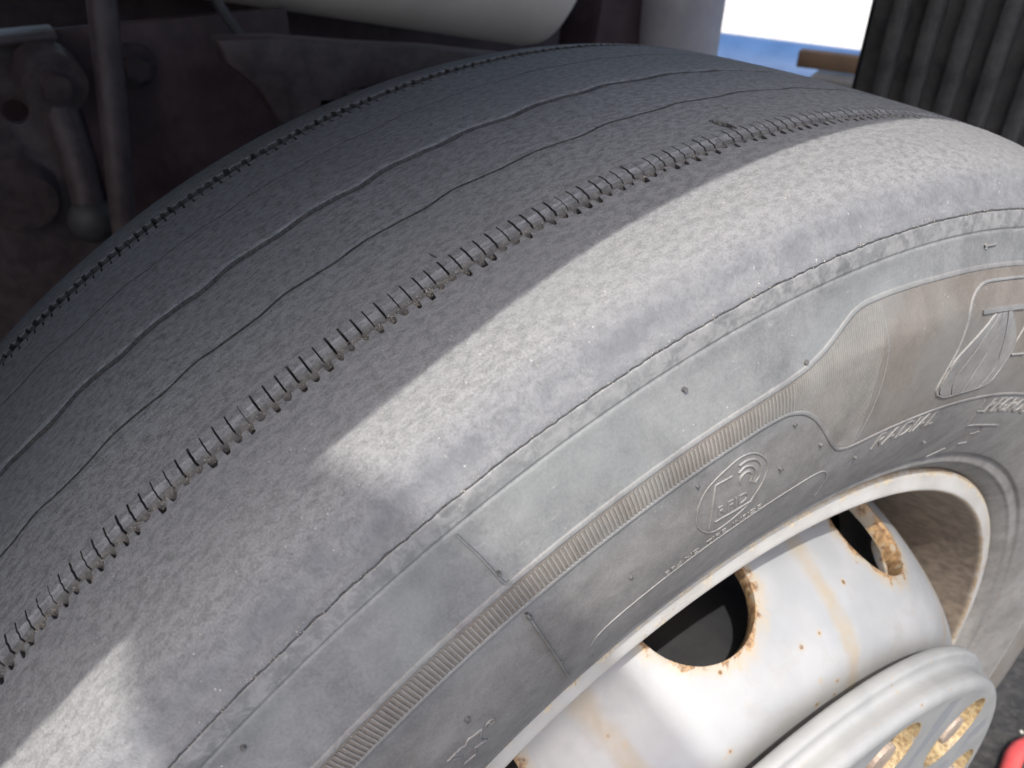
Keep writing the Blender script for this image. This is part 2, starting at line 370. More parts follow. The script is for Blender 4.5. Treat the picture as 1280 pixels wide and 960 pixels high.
# ---- tread ribs -----------------------------------------------------------
NP = 608; PIT = 2 * PI / NP                                    # sipes round the tyre
def wave(seed, amp):
    g_ = np.random.default_rng(seed); ks = [(82, 1.0), (41, .35), (23, .25), (164, .22), (131, .2)]; ph = g_.uniform(0, 2 * PI, len(ks))
    def f(th):
        v = 0
        for (k, a), p in zip(ks, ph):
            s_ = np.sin(k * th + p); v = v + a * (np.arcsin(np.clip(s_, -1, 1)) * .64 * .6 + s_ * .4)
        return amp * v
    return f
w1, w2, w3 = wave(1, .0008), wave(2, .0011), wave(3, .0009)
def jit(seed, amp, n=2400):
    v = np.random.default_rng(seed).normal(0, amp, n); v = (v + np.roll(v, 1)) / 1.4
    tt = np.linspace(-PI, PI, n)
    return lambda th: np.interp(th, tt, v)
cols_plain = np.linspace(-PI, PI, 1500, endpoint=False)
PLAIN_R = [(.0030, 0), (.0008, .00001), (.0002, .00006), (0, .0003), (-.0000, .0058)]
CRISP_R = [(.0030, 0), (.0005, .0), (0, .00006), (0, .0058)]
SOFT_R = [(.0062, 0), (.0046, .00005), (.0034, .0002), (.0027, .0005), (.0019, .0020), (.0006, .0034), (0, .0042), (0, .0058)]
def rib(name, th, xl, xr, left, right, nmid=6, cuts=(), mod=None, thr=.0011):
    """rows from the foot of the left wall over the top to the foot of the right wall"""
    th = np.sort(np.concatenate([th] + [t0 + wd * np.array([-1.3, -1, -.6, -.2, .2, .6, 1, 1.3]) for (t0, x0, hl, wd, dp, sl) in cuts]))
    XL, XR = xl(th), xr(th); rows = []
    for d, dep in left[::-1]: rows.append((XL + d, np.full_like(th, dep)))
    a, b = XL + left[0][0], XR - right[0][0]
    if cuts:
        xs = sorted([x for (t0, x0, hl, wd, dp, sl) in cuts for x in x0 + hl * np.array([-1.15, -.8, -.4, 0, .4, .8, 1.15])] + list(np.linspace(a.mean(), b.mean(), nmid + 2)[1:-1]))
        for x in xs: rows.append((np.clip(np.full_like(th, x), a + 1e-5, b - 1e-5), np.zeros_like(th)))
    else:
        for k in range(1, nmid + 1): rows.append((a + (b - a) * k / (nmid + 1), np.zeros_like(th)))
    for d, dep in right: rows.append((XR - d, np.full_like(th, dep)))
    X = np.stack([r_[0] for r_ in rows], 1); D = np.stack([r_[1] for r_ in rows], 1); T = np.repeat(th[:, None], X.shape[1], 1)
    for (t0, x0, hl, wd, dp, sl) in cuts:
        u = (T - t0) / wd - sl * (X - x0) / hl; v = (X - x0) / hl
        D = D + dp * np.clip(1.25 - np.abs(u) - v * v * .9, 0, 1) * (np.abs(v) < 1.1)
    if mod: X, D, T = mod(X, D, T)
    R_ = rt(X) - D
    UV = np.stack([T * .47, X], -1)
    o = link('tread_rib', grid(name, cyl3(X, R_, T), UV, True, 38), 'tread', tyre)
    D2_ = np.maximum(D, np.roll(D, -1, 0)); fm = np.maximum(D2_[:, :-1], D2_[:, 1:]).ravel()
    sipes = mod is not None; o.data.materials.append(M['groove']); o.data.materials.append(M['groove_floor'])  # faces below the depth threshold: darker rubber
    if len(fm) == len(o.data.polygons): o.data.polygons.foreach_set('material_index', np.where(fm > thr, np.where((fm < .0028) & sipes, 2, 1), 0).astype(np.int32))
    else: print('face count differs', name, len(fm), len(o.data.polygons))
    return o

# sipe columns: five columns to each pitch
def sipe_cols(seed, wd):
    g_ = np.random.default_rng(seed); c = (np.arange(NP) + .5) * PIT - PI + g_.normal(0, PIT * .035, NP)
    ww = wd / .47 * g_.uniform(.55, 1.4, NP) * np.where(g_.random(NP) < .08, .35, 1); e = .00006 / .47
    th = np.stack([c - ww / 2 - e, c - ww / 2, c + ww / 2, c + ww / 2 + e, c + PIT / 2], 1).ravel()
    cut = np.tile([0, 1, 1, 0, 0], NP).astype(bool); ln = np.repeat(g_.normal(0, .0009, NP), 5)
    o = np.argsort(th); return th[o], cut[o], ln[o]
def notch_fn(seed, wd, ln):
    g_ = np.random.default_rng(seed); c = (np.arange(NP) + .5) * PIT - PI + g_.normal(0, PIT * .05, NP)
    ww = wd / .47 * g_.uniform(.75, 1.25, NP); ll = ln * g_.uniform(.35, 1.15, NP)
    u = np.array([-1.25, -1.02, -.97, -.7, -.3, .1, .5, .85, .98, 1.04, 1.3])
    th = (c[:, None] + u[None] * ww[:, None] / 2); dep = ll[:, None] * np.where(np.abs(u) < 1, np.sqrt(np.clip(1 - np.abs(u) ** 2.4, 0, 1)), 0)[None]
    th, dep = th.ravel(), dep.ravel(); o = np.argsort(th); return th[o], dep[o]
# outboard edge of the rib beside the outer decoupling groove: step, ledge, floor
SIPE_R = [(.0110, 0), (.0104, 0), (.0092, .00002), (.0070, .00004), (.0066, .0004), (.0062, .00055), (.0042, .0008), (.0039, .0014), (.0033, .0020), (.0010, .0022), (0, .0023), (0, .0058)]
def sipe_mod(cut, ln, side):
    def f(X, D, T):
        n = len(SIPE_R)
        rows = range(X.shape[1] - n, X.shape[1]) if side > 0 else range(n - 1, -1, -1)
        for k, j in enumerate(rows):
            if 1 <= k <= 7:
                D[cut, j] = .0048
                if k <= 2: X[cut, j] += side * ln[cut] * .6
            if k == 0: pass
        # the sipes lean a little
        return X, D, T
    return f
XG = .0886                                                     # outer groove: edge of the shoulder rib
e4 = jit(41, .00022); e5 = jit(42, .0002)
thE, cutE, lnE = sipe_cols(5, .00056)
cutsE = [(-.034, .0728, .0052, .0040, .0095, .5), (-.002, .0575, .0026, .0012, .003, -.6), (-.3125, .0735, .0019, .0008, .003, .8)]
def with_cut(th, cut, ln, cuts):
    """columns added by the cuts carry no sipe"""
    ex = np.concatenate([t0 + wd * np.array([-1.3, -1, -.6, -.2, .2, .6, 1, 1.3]) for (t0, x0, hl, wd, dp, sl) in cuts])
    al = np.concatenate([th, ex]); cc = np.concatenate([cut, np.zeros(len(ex), bool)]); ll = np.concatenate([ln, np.zeros(len(ex))])
    o = np.argsort(al, kind='stable'); return cc[o], ll[o]
cE, lE = with_cut(thE, cutE, lnE, cutsE)
g3e = lambda th: .0448 + w3(th)
g2e = lambda th: .0068 + w2(th)
g1e = lambda th: -.0372 + w1(th)
rib('rib_outer_centre', thE, lambda th: g3e(th) + .0006 + jit(6, .00008)(th), lambda th: XG - .0001 + 0 * th, PLAIN_R, SIPE_R, 7, cutsE, sipe_mod(cE, lE, 1))
rib('rib_centre_out', cols_plain, lambda th: g2e(th) + .0014 + jit(8, .00012)(th), lambda th: g3e(th) - .0006 + jit(7, .00008)(th), PLAIN_R, CRISP_R, 7)
rib('rib_centre_in', cols_plain, lambda th: g1e(th) + .00032, lambda th: g2e(th) - .0003, PLAIN_R, SOFT_R, 7)
thB, cutB, lnB = sipe_cols(9, .0007)
XB = -.0772
rib('rib_inner_centre', thB, lambda th: XB + .0001 + 0 * th, lambda th: g1e(th) - .00032, SIPE_R, CRISP_R, 6, (), sipe_mod(cutB, lnB, -1))
# shoulder ribs with notched edge
thF, dpF = notch_fn(12, .0026, .0042)
cutsF = [(-.3088, .1123, .0015, .0011, .0034, -.9), (-.401, .0992, .0012, .0005, .0016, -.4), (-.2964, .1003, .0008, .0006, .0014, .2)]
crk = jit(14, .00022)
def shoulder(th, dp, side, cuts):
    ex = np.concatenate([t0 + wd * np.array([-1.3, -1, -.6, -.2, .2, .6, 1, 1.3]) for (t0, x0, hl, wd, dp_, sl) in cuts]) if cuts else np.zeros(0)
    dpf = lambda t: np.interp(t, th, dp)
    if side > 0:
        xs = np.array([.004, .009, .015, .022, .029, .035, .040, .0435, .0460, .0480, .0495, .0508, .0518, .0527])
        right = [(.1424 - (XG + x), 0) for x in xs if XG + x < .1421] + [(.0002, .0001), (0, .0004), (0, .004)]
        return rib('rib_shoulder', th, lambda t: XG + e4(t) + dpf(t), lambda t: .1424 + crk(t) * .6, PLAIN_R[1:], right, 1, cuts)
    xl = 2 * CT - .1424
    left = [(XB - xl - x, 0) for x in (.006, .015, .025, .034, .040, .0435, .046, .0485, .0505, .052, .0535)]
    left = [(d, z) for d, z in left if d > .0003] + [(.0002, .0001), (0, .0004), (0, .004)]
    return rib('rib_shoulder_in', th, lambda t: xl + 0 * t, lambda t: XB - e5(t) - dpf(t), left, PLAIN_R[1:], 1)
fr = shoulder(thF, dpF, 1, cutsF); fr['label'] = 'broad rounded outer shoulder rib, half in sunlight'
thA, dpA = notch_fn(13, .0022, .0040)
shoulder(thA, dpA, -1, ())

# ---- grit caught in the grooves and along the crack -----------------------
def grit(n, fn, seed):
    g_ = np.random.default_rng(seed)
    oc = np.array([(1, 0, 0), (-1, 0, 0), (0, 1, 0), (0, -1, 0), (0, 0, 1), (0, 0, -1)], float)
    fc = np.array([(0, 2, 4), (2, 1, 4), (1, 3, 4), (3, 0, 4), (2, 0, 5), (1, 2, 5), (3, 1, 5), (0, 3, 5)])
    V, F_ = [], []
    for i in range(n):
        p, s_ = fn(g_); v = oc * s_ * g_.uniform(.6, 1.4, (6, 1)); a = g_.normal(size=(3, 3)); q, _ = np.linalg.qr(a)
        V.append(v @ q + p); F_.append(fc + 6 * i)
    me = mesh_raw('grit', np.concatenate(V), np.concatenate(F_), None, None, False)
    o = link('grit', me, 'grit', tyre); o['kind'] = 'stuff'; o['label'] = 'pale grit caught in the groove and along the crack'
clump = np.random.default_rng(77).uniform(-.75, .35, 34)
def gf(g_):
    k = g_.random()
    if k < .66:
        t = g_.choice(clump) + g_.normal(0, .010) if g_.random() < .8 else g_.uniform(-.75, .35); x = g_.uniform(.0838, .0892); r = float(rt(x)) - .0021 + g_.uniform(-.0001, .0004); s_ = abs(g_.normal(.00014, .00010)) + .00007
    elif k < .86:
        t = g_.uniform(-.8, .5); x = .1424 + g_.normal(0, .0006); r = float(rt(min(x, .1424))) + g_.normal(0, .0006); s_ = abs(g_.normal(.00010, .00006)) + .00006
    else:
        t = g_.uniform(-.8, .4); x = g_.uniform(-.05, .138); r = float(rt(x)); s_ = abs(g_.normal(.00012, .00008)) + .00006
    return cyl3(np.array(x), np.array(r), np.array(t)), s_
grit(3000, gf, 5)

# ---- moulded sidewall ------------------------------------------------------
UPC = np.array([(-180, .4122), (-9.4, .4120), (-7.4, .4124), (-6.1, .4134), (-4.8, .4160), (-3.5, .4205), (-2.6, .4238), (-1.8, .4250), (0, .4250), (4.4, .4240), (13, .4232), (180, .4232)])
LOC = np.array([(-180, .4026), (-9, .4028), (-7.6, .4020), (-6.4, .3985), (-5.4, .3925), (-4.4, .3835), (-3.3, .3730), (-2.3, .3655), (-1.3, .3625), (0, .3612), (5.7, .3606), (180, .3606)])
def curve_fn(c):
    t = np.linspace(-20, 20, 801); v = np.interp(t, c[:, 0], c[:, 1]); k = np.hanning(29); k /= k.sum()
    v2 = np.convolve(np.pad(v, 14, mode='edge'), k, 'valid')
    return lambda d: np.interp(d, np.r_[-180, t, 180], np.r_[v[0], v2, v[-1]])
UPF, LOF = curve_fn(UPC), curve_fn(LOC)
dg_ = np.unique(np.r_[np.linspace(-75, -12, 260), np.linspace(-12, 2, 220), np.linspace(2, 110, 420)])
k_ = np.linspace(0, 1, 26)
Rg = LOF(dg_)[:, None] * (1 - k_) + UPF(dg_)[:, None] * k_
Tg = np.repeat(np.radians(dg_)[:, None], 26, 1)
pn = link('sidewall_panel', grid('sidewall_panel', sw(Rg, Tg, .00022), np.stack([Tg * .4, Rg], -1), False, 40), 'panel', tyre)
pn['label'] = 'brown dusty panel of fine hatching that narrows to a band'
def sweep(name, pts, wd, h, mat='trim', closed=False, parent=tyre, sub=0, make=True):
    """a moulded ridge along points (radius, degrees) on the sidewall"""
    p = np.array(pts, float)
    if sub: p = catmull(np.vstack([p, p[:1]]) if closed else p, sub); p = p[:-1] if closed else p
    a = np.stack([np.radians(p[:, 1]) * .38, p[:, 0]], 1)
    nx, pv = (np.roll(a, -1, 0), np.roll(a, 1, 0)) if closed else (np.vstack([a[1:], a[-1:]]), np.vstack([a[:1], a[:-1]]))
    d = nx - pv; d /= np.linalg.norm(d, axis=1)[:, None] + 1e-12; nn = np.stack([-d[:, 1], d[:, 0]], 1)
    prf = [(-1, -.0003), (-.75, h * .75), (-.4, h), (.4, h), (.75, h * .75), (1, -.0003)]
    P = np.stack([sw(a[:, 1] + o_ * wd / 2 * nn[:, 1], (a[:, 0] + o_ * wd / 2 * nn[:, 0]) / .38, hh) for o_, hh in prf], 1)
    UV = np.stack([np.stack([a[:, 0], a[:, 1] + o_ * .001], -1) for o_, _ in prf], 1)
    me = grid(name, P, UV, closed, 60, True)
    return link(name, me, mat, parent)
dd_ = dg_[::1]
sweep('panel_border', np.stack([UPF(dd_) + .0010, dd_], 1), .0024, .0005)
sweep('panel_border', np.stack([LOF(dd_) - .0010, dd_], 1), .0022, .0005)
sweep('panel_seam', [(r_, -.35 + .5 * math.sin((r_ - .364) * 60)) for r_ in np.linspace(.3635, .4230, 20)], .0006, .00035)
# the bars of the hatched band: real ridges, too fine to pick apart
V, F_ = [], []
for i, (d, fine_) in enumerate([(d, 0) for d in np.arange(-62, -7.2, .232)] + [(d, 1) for d in np.arange(-7.2, -.45, .150)]):
    lo, hi = float(LOF(d)) + .0004, float(UPF(d)) - .0004; hw = (.034 if fine_ else .062) + .006 * rnd.random(); hb = .00042 if fine_ else .00075
    b = len(V); rr_ = [lo + (hi - lo) * k / 8 for k in range(9)]
    for r_ in rr_:
        for o_, h in ((-1, .0001), (-.7, hb), (.7, hb), (1, .0001)): V.append(sw(r_, rad(d + o_ * hw), h))
    for k in range(8):
        for q in range(3): F_.append((b + 4 * k + q, b + 4 * k + q + 1, b + 4 * k + q + 5, b + 4 * k + q + 4))
bars = link('hatched_band', mesh_raw('hatched_band', np.array(V), F_, np.zeros((len(V), 2)), None, False), 'bar', tyre); bars['kind'] = 'stuff'
bars['label'] = 'band of fine raised radial bars round the sidewall'
# flash lines left by the mould joint
sweep('mould_line', [(.4362, -24.15), (.425, -23.95), (.4150, -23.85), (.4140, -23.6)], .0009, .0012, 'side', sub=4)
sweep('mould_line', [(.3995, -23.9), (.38, -24.0), (.36, -24.1), (.3440, -24.2), (.335, -24.2)], .0010, .0013, 'side', sub=4)
def spew(r_, d, rad_, h):
    bm = bmesh.new(); p = Vector(sw(r_, rad(d), -.0004)); q = Vector(sw(r_, rad(d), h)); add_cyl(bm, p, q, rad_, rad_ * .75, 10)
    bm_obj('vent_spew', bm, 'nub', tyre)
for r_, d in [(.4183, -23.8), (.3965, -23.9), (.3565, -24.05), (.4300, -12.98), (.4164, -6.16), (.3953, -13.68), (.3941, -6.99), (.3745, -4.34), (.3498, .83), (.3748, -7.63), (.3740, -18.5), (.3759, -29.35), (.335, 11.74), (.4331, -35.01)]:
    spew(r_, d, rnd.uniform(.0008, .0011), rnd.uniform(.0008, .0016))
sweep('tee_mark', [(.4323, 8.5), (.4324, 9.7)], .0012, .0009); sweep('tee_mark', [(.4312, 8.7), (.4334, 8.7)], .0010, .0009)
# capsule-shaped outline and chip mark
sweep('capsule_outline', [(.330, -22.2), (.342, -22.35), (.3505, -21.7), (.3535, -20.2), (.3540, -17), (.3540, -13), (.3540, -9), (.3540, -5.5), (.3540, -3.6), (.3520, -2.5), (.347, -1.8), (.340, -1.4), (.330, -1.2)], .0010, .0004, 'side', sub=6)
RF = [(.3788, -13.85), (.3838, -13.7), (.3893, -13.2), (.3922, -12.4), (.3938, -11.5), (.3945, -10.75), (.3925, -9.9), (.3878, -9.2), (.3823, -8.75), (.377, -8.75), (.3725, -9.0), (.3688, -9.38), (.3651, -9.8), (.3625, -10.5), (.3612, -11.6), (.3622, -12.6), (.3677, -13.4), (.3745, -13.85)]
sweep('chip_mark_outline', RF, .0009, .0004, 'side', closed=True, sub=4)
sweep('chip_mark_frame', [(.3880, -11.35), (.3892, -12.5), (.378, -12.75), (.3665, -12.95)], .0009, .0005, 'side')
sweep('chip_mark_frame', [(.3685, -12.55), (.3668, -11.2), (.3655, -9.6)], .0009, .0005, 'side')
for a_ in ([(.3802, -10.72), (.3838, -10.8), (.3853, -10.5), (.3846, -10.15), (.3821, -9.93), (.3786, -9.98)],
           [(.3873, -10.9), (.3884, -10.45), (.3858, -9.88), (.3813, -9.62), (.3771, -9.72)],
           [(.3908, -10.9), (.3910, -10.35), (.3884, -9.68), (.3835, -9.28), (.3786, -9.3), (.3762, -9.6)]):
    sweep('chip_mark_wave', a_, .0010, .0006, 'side', sub=5)
# winged emblem with the road
EMB = [(.3695, 7.6), (.3735, 7.05), (.3779, 7.07), (.3839, 7.22), (.3921, 7.48), (.4031, 7.42), (.4094, 7.30), (.4142, 7.52), (.4175, 8.1), (.4190, 8.9), (.4189, 10.7), (.4188, 13.4), (.4188, 18)]
sweep('emblem_outline', EMB, .0016, .0008, sub=4)
def plate(name, pts, h, mat, sub=1):
    """a flat raised figure on the sidewall: fan of a polygon, subdivided"""
    bm = bmesh.new(); vs = [bm.verts.new((rad(d) * .38, r_, 0)) for r_, d in pts]; f = bm.faces.new(vs)
    bmesh.ops.triangulate(bm, faces=[f]); bmesh.ops.subdivide_edges(bm, edges=bm.edges[:], cuts=3, use_grid_fill=True)
    bmesh.ops.recalc_face_normals(bm, faces=bm.faces[:])
    ex = bmesh.ops.extrude_face_region(bm, geom=bm.faces[:]); top = [v for v in ex['geom'] if isinstance(v, bmesh.types.BMVert)]
    ts = set(top)
    for v in bm.verts: v.co = Vector(sw(v.co.y, v.co.x / .38, h if v in ts else -.0002))
    bmesh.ops.recalc_face_normals(bm, faces=bm.faces[:])
    return bm_obj(name, bm, mat, tyre, None, True, 30)
ROAD = [(.4055, 10.37), (.4058, 12.25), (.3973, 13.76), (.3876, 15.16), (.3791, 15.04), (.3708, 14.82), (.3674, 13.98), (.3664, 12.2), (.3664, 10.41), (.3666, 8.83), (.3695, 7.85), (.3779, 7.3), (.3886, 7.9), (.3935, 8.7), (.3995, 9.64)]
EL = [[(.4056, 10.35), (.3995, 9.68), (.3935, 8.8), (.3886, 8.0), (.3779, 7.35), (.3700, 7.8), (.3670, 8.9)],
      [(.4056, 10.75), (.4000, 10.45), (.3950, 10.05), (.3886, 9.69), (.3806, 8.95), (.3735, 8.85), (.3667, 9.6)],
      [(.4056, 11.10), (.4005, 11.25), (.3961, 11.37), (.3905, 11.45), (.3844, 11.40), (.3760, 11.1), (.3666, 10.9)],
      [(.4057, 11.75), (.4010, 12.2), (.3975, 12.48), (.3920, 12.95), (.3860, 13.35), (.3780, 13.9), (.3668, 13.3)],
      [(.4058, 12.25), (.4015, 13.0), (.3973, 13.76), (.3925, 14.5), (.3876, 15.16), (.3800, 15.04), (.3690, 14.6)]]
for k in range(4):                                             # four lanes with a sunk line between
    a_ = catmull(np.array(EL[k]), 4); b_ = catmull(np.array(EL[k + 1]), 4); g0 = .13 if k else 0; g1 = .13 if k < 3 else 0
    bm = bmesh.new(); vv = [[], []]
    for (ra, da), (rb, db) in zip(a_, b_):
        pa, pb = (ra, da + g0 / 2), (rb, db - g1 / 2)
        row = []
        for (r_, d_), h_ in ((pa, -.0002), (pa, .0009), (((pa[0] + pb[0]) / 2, (pa[1] + pb[1]) / 2), .0010), (pb, .0009), (pb, -.0002)): row.append(bm.verts.new(Vector(sw(r_, rad(d_), h_))))
        vv.append(row)
    vv = vv[2:]
    for q0, q1 in zip(vv[:-1], vv[1:]):
        for c_ in range(4): bm.faces.new((q0[c_], q0[c_ + 1], q1[c_ + 1], q1[c_]))
    bmesh.ops.recalc_face_normals(bm, faces=bm.faces[:])
    bm_obj('emblem_lane', bm, 'emblem', tyre)
sweep('emblem_road_edge', [(.3695, 7.6), (.3668, 8.83), (.3664, 10.4), (.3664, 12.2), (.3674, 14.0), (.3708, 14.82), (.3791, 15.04), (.3876, 15.16), (.3973, 13.76), (.4058, 12.25)], .0010, .0010, sub=3)
sweep('emblem_road_edge', [(.4055, 10.37), (.3995, 9.64), (.3935, 8.7), (.3886, 7.9), (.384, 7.3)], .0010, .0010, sub=3)
plate('emblem_bar', [(.4066, 8.77), (.4084, 8.62), (.4082, 11.34), (.4080, 13.64), (.4058, 13.95), (.4060, 11.34)], .0011, 'trim')
sweep('emblem_dash', [(.3828, 15.49), (.3827, 17.6)], .0012, .0009)
sweep('emblem_wing', [(.3877, 15.12), (.3974, 15.35), (.405, 15.9)], .0010, .0008, sub=3)
# lettering
def word(txt, r0, d0, height, length, h=.0006, shear=0., name='lettering', slope=0., mat='side'):
    cu = bpy.data.curves.new(name, 'FONT'); cu.body = txt; cu.size = 1; cu.resolution_u = 3; cu.shear = shear; cu.offset = -.005
    tmp = bpy.data.objects.new('tmp', cu); COL.objects.link(tmp)
    dg = bpy.context.evaluated_depsgraph_get(); me0 = bpy.data.meshes.new_from_object(tmp.evaluated_get(dg))
    bpy.data.objects.remove(tmp)
    bm = bmesh.new(); bm.from_mesh(me0); bmesh.ops.remove_doubles(bm, verts=bm.verts[:], dist=1e-4)
    co = np.array([v.co for v in bm.verts]); mn, mx = co.min(0), co.max(0)
    ex = bmesh.ops.extrude_face_region(bm, geom=bm.faces[:]); ts = {v for v in ex['geom'] if isinstance(v, bmesh.types.BMVert)}
    for v in bm.verts:
        a = (v.co.x - mn[0]) / (mx[0] - mn[0]); b = (v.co.y - mn[1]) / (mx[1] - mn[1])
        v.co = Vector(sw(r0 + b * height + slope * a, rad(d0) + a * length / r0, h if v in ts else -.0002))
    bmesh.ops.recalc_face_normals(bm, faces=bm.faces[:])
    return bm_obj(name, bm, mat, tyre, None, False)
word('RADIAL', .3495, 2.5, .0088, .0455, .00055, .15)
word('REGROOVABLE', .3485, 18.2, .0088, .094, .00055, .15)
word('RFID', .3708, -12.35, .0054, .0150, .0005, .0, slope=-.0024)
word('BRAND  TIRE  INSIDE', .3555, -16.2, .0027, .0475, .0004)
XM = [(.3628, -31.9), (.3626, -30.9), (.3612, -30.7), (.3634, -30.38), (.3615, -29.55), (.3556, -30.15), (.3504, -29.99), (.3533, -30.72), (.3472, -31.12), (.3491, -32.02), (.3561, -31.45), (.3600, -31.7)]
sweep('letter_mark', XM, .0009, .0006, 'side', closed=True, sub=1)
sweep('registered_mark', [(.3600 + .0019 * math.cos(t), -29.0 + .30 * math.sin(t)) for t in np.linspace(0, 2 * PI, 18, endpoint=False)], .0006, .0005, closed=True)
word('R', .3592, -29.1, .0016, .0012, .0005, name='registered_mark')
for l_ in ([(.3579, 16.6), (.3516, 17.05)], [(.3498, 16.8), (.3490, 18.4)], [(.3498, 16.77), (.3395, 17.77)], [(.3395, 17.77), (.3394, 19.3), (.3390, 24.5)], [(.3375, 21.3), (.3345, 21.9), (.3331, 21.2), (.3327, 20.4), (.3285, 20.9)], [(.3258, 22.0), (.3248, 20.5)], [(.3225, 18.7), (.3170, 16.9)]):
    sweep('mould_line', l_, .0009, .0005, 'side')

# ---- rim -------------------------------------------------------------------
RIM = [(.1215, .2965), (.1272, .2984), (.1310, .2991), (.1330, .2986), (.1341, .2970), (.1348, .2935), (.1357, .2893), (.1357, .2874), (.1347, .2861), (.1322, .2852), (.1260, .2832), (.112, .2788), (.09, .2725), (.068, .2665), (.05, .2618), (.03, .2585), (.00, .2570), (-.04, .258), (-.07, .265), (-.10, .280), (-.115, .289), (-.118, .297)]
rp = catmull(np.array(RIM), 4)
back = [(x, r + .006) for x, r in [(-.112, .292), (-.07, .268), (-.04, .2605), (0, .2595), (.03, .261), (.05, .2645), (.068, .269), (.09, .2752), (.112, .2815), (.1200, .284)]]
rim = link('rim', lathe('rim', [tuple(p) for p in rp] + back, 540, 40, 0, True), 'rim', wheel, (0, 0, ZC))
rim['label'] = 'off-white rim flange flecked with rust'
# ---- disc with hand holes ---------------------------------------------------
D1 = catmull(np.array([(.040, .2590), (.055, .2600), (.072, .2575), (.095, .2515), (.120, .2425), (.140, .2330), (.155, .2235), (.1645, .2150), (.1705, .2050), (.1735, .193), (.1745, .180)]), 5)
D1 = [tuple(p) for p in D1] + [(.1745, .15), (.1745, .10)]
def offs(p, d):
    p = np.array(p); t = np.gradient(p, axis=0); t /= np.linalg.norm(t, axis=1)[:, None]; n = np.stack([t[:, 1], -t[:, 0]], 1)
    return p + n * d
D2 = offs(D1, .011)
if D2[:, 0].mean() > np.array(D1)[:, 0].mean(): D2 = offs(D1, -.011)
disc = link('wheel_disc', lathe('wheel_disc', D1 + [tuple(p) for p in D2[::-1]], 240, 40, 0, True), 'disc', wheel, (0, 0, ZC))
disc['label'] = 'white convex wheel disc with rust-rimmed round hand holes'
def cutter(a, b, r_, n=64):
    bm = bmesh.new(); add_cyl(bm, a, b, r_, None, n); me = bpy.data.meshes.new('cut'); bm.to_mesh(me); bm.free()
    o = bpy.data.objects.new('cut', me); COL.objects.link(o); return o
cs = []
for k in range(HOLE_N):
    t = HOLE_T0 + k * 2 * PI / HOLE_N; c = Vector(cyl3(HOLE_X, HOLE_R, t)); n = Vector((.37, .93 * math.sin(t), .93 * math.cos(t))).normalized()
    o = cutter(c - n * .04, c + n * .04, HOLE_RAD); o.location = (0, 0, ZC); cs.append(o)
bpy.context.view_layer.update()
boolean(disc, cs, .0009, 2)
# ---- nut guard ring ----------------------------------------------------------
R1 = catmull(np.array([(.1800, .2075), (.1812, .2115), (.1835, .2130), (.1868, .2130), (.1885, .2118), (.1893, .2085), (.1905, .2066), (.1925, .2058), (.1955, .2060), (.1985, .2064), (.2015, .2058), (.2036, .2036), (.2044, .2005), (.2042, .1965)]), 4)
R1 = [tuple(p) for p in R1] + [(.2040, .19), (.2040, .14), (.2040, .118), (.2030, .115), (.1980, .114), (.1955, .117), (.1955, .19), (.1925, .1975), (.186, .2005), (.180, .2035)]
ring = link('nut_guard_ring', lathe('nut_guard_ring', R1, 240, 40, 0, True), 'ring', wheel, (0, 0, ZC))
ring['label'] = 'white guard ring over the wheel nuts, paint chipped between its round holes'
cs = []
for k in range(NUT_N):
    t = NUT_T0 + k * 2 * PI / NUT_N
    o = cutter(cyl3(.187, NUT_R, t), cyl3(.22, NUT_R, t), NUT_H, 56); o.location = (0, 0, ZC); cs.append(o)
bpy.context.view_layer.update()
boolean(ring, cs, .0013, 3)
bm = bmesh.new()
add_cyl(bm, (.1745, 0, 0), (.179, 0, 0), .024, .023, 32); add_cyl(bm, (.179, 0, 0), (.196, 0, 0), .0175, .0165, 6); add_cyl(bm, (.196, 0, 0), (.203, 0, 0), .011, .010, 20)
nutm = bpy.data.meshes.new('wheel_nut'); bm.to_mesh(nutm); bm.free(); nutm.materials.append(M['nut'])
for k in range(NUT_N):
    t = NUT_T0 + k * 2 * PI / NUT_N
    o = link('wheel_nut', nutm, None, wheel); p = cyl3(0., NUT_R, t); o.location = (0, p[1], p[2] + ZC); o.rotation_euler = (rnd.random(), 0, 0)
hub = link('hub', lathe('hub', [(-.02, .16), (.165, .16), (.1738, .15), (.1738, .112), (.176, .108), (.215, .100), (.222, .09), (.225, .0)], 96, 40), 'plastic', wheel, (0, 0, ZC))
brake = link('brake_drum', lathe('brake_drum', [(.02, 0.), (.02, .20), (.015, .215), (-.12, .22), (-.12, 0.)], 96, 40), 'plastic', wheel, (0, 0, ZC))

# ================================================================== MUDGUARD above the tyre
RM = .68
SH = [(13.3, .090), (4.5, .0985), (-.4, .1015), (-7.5, .106), (-13.1, .1085), (-17.3, .112), (-21.9, .115), (-26.1, .1155), (-33, .1155), (-38.9, .1155), (-41.3, .113)]
ed = []
for d, x in SH:
    P = Vector(cyl3(np.array(x), rt(x), np.array(rad(d)))); a = L.y ** 2 + L.z ** 2; b = 2 * (P.y * L.y + P.z * L.z); c = P.y ** 2 + P.z ** 2 - RM ** 2
    Q = P + L * ((-b + math.sqrt(b * b - 4 * a * c)) / 2 / a); ed.append((math.degrees(math.atan2(Q.y, Q.z)), Q.x))
ed = np.array(sorted(ed))
mud = empty('mudguard', (0, 0, ZC + RM), 'black plastic mudguard over the tyre, shading the tread', 'mudguard')
td = np.linspace(-100, 36, 110); xe = np.interp(td, ed[:, 0], ed[:, 1])
k = np.hanning(7); k /= k.sum(); xe = np.convolve(np.pad(xe, 3, mode='edge'), k, 'valid')
rows = [(-.23, 0, 0), (None, -.16, 0), (None, -.08, 0), (None, -.02, 0), (None, -.003, .0), (None, 0, .002), (None, 0, .010), (None, -.003, .012), (None, -.02, .008), (None, -.16, .006), (-.23, 0, .006)]
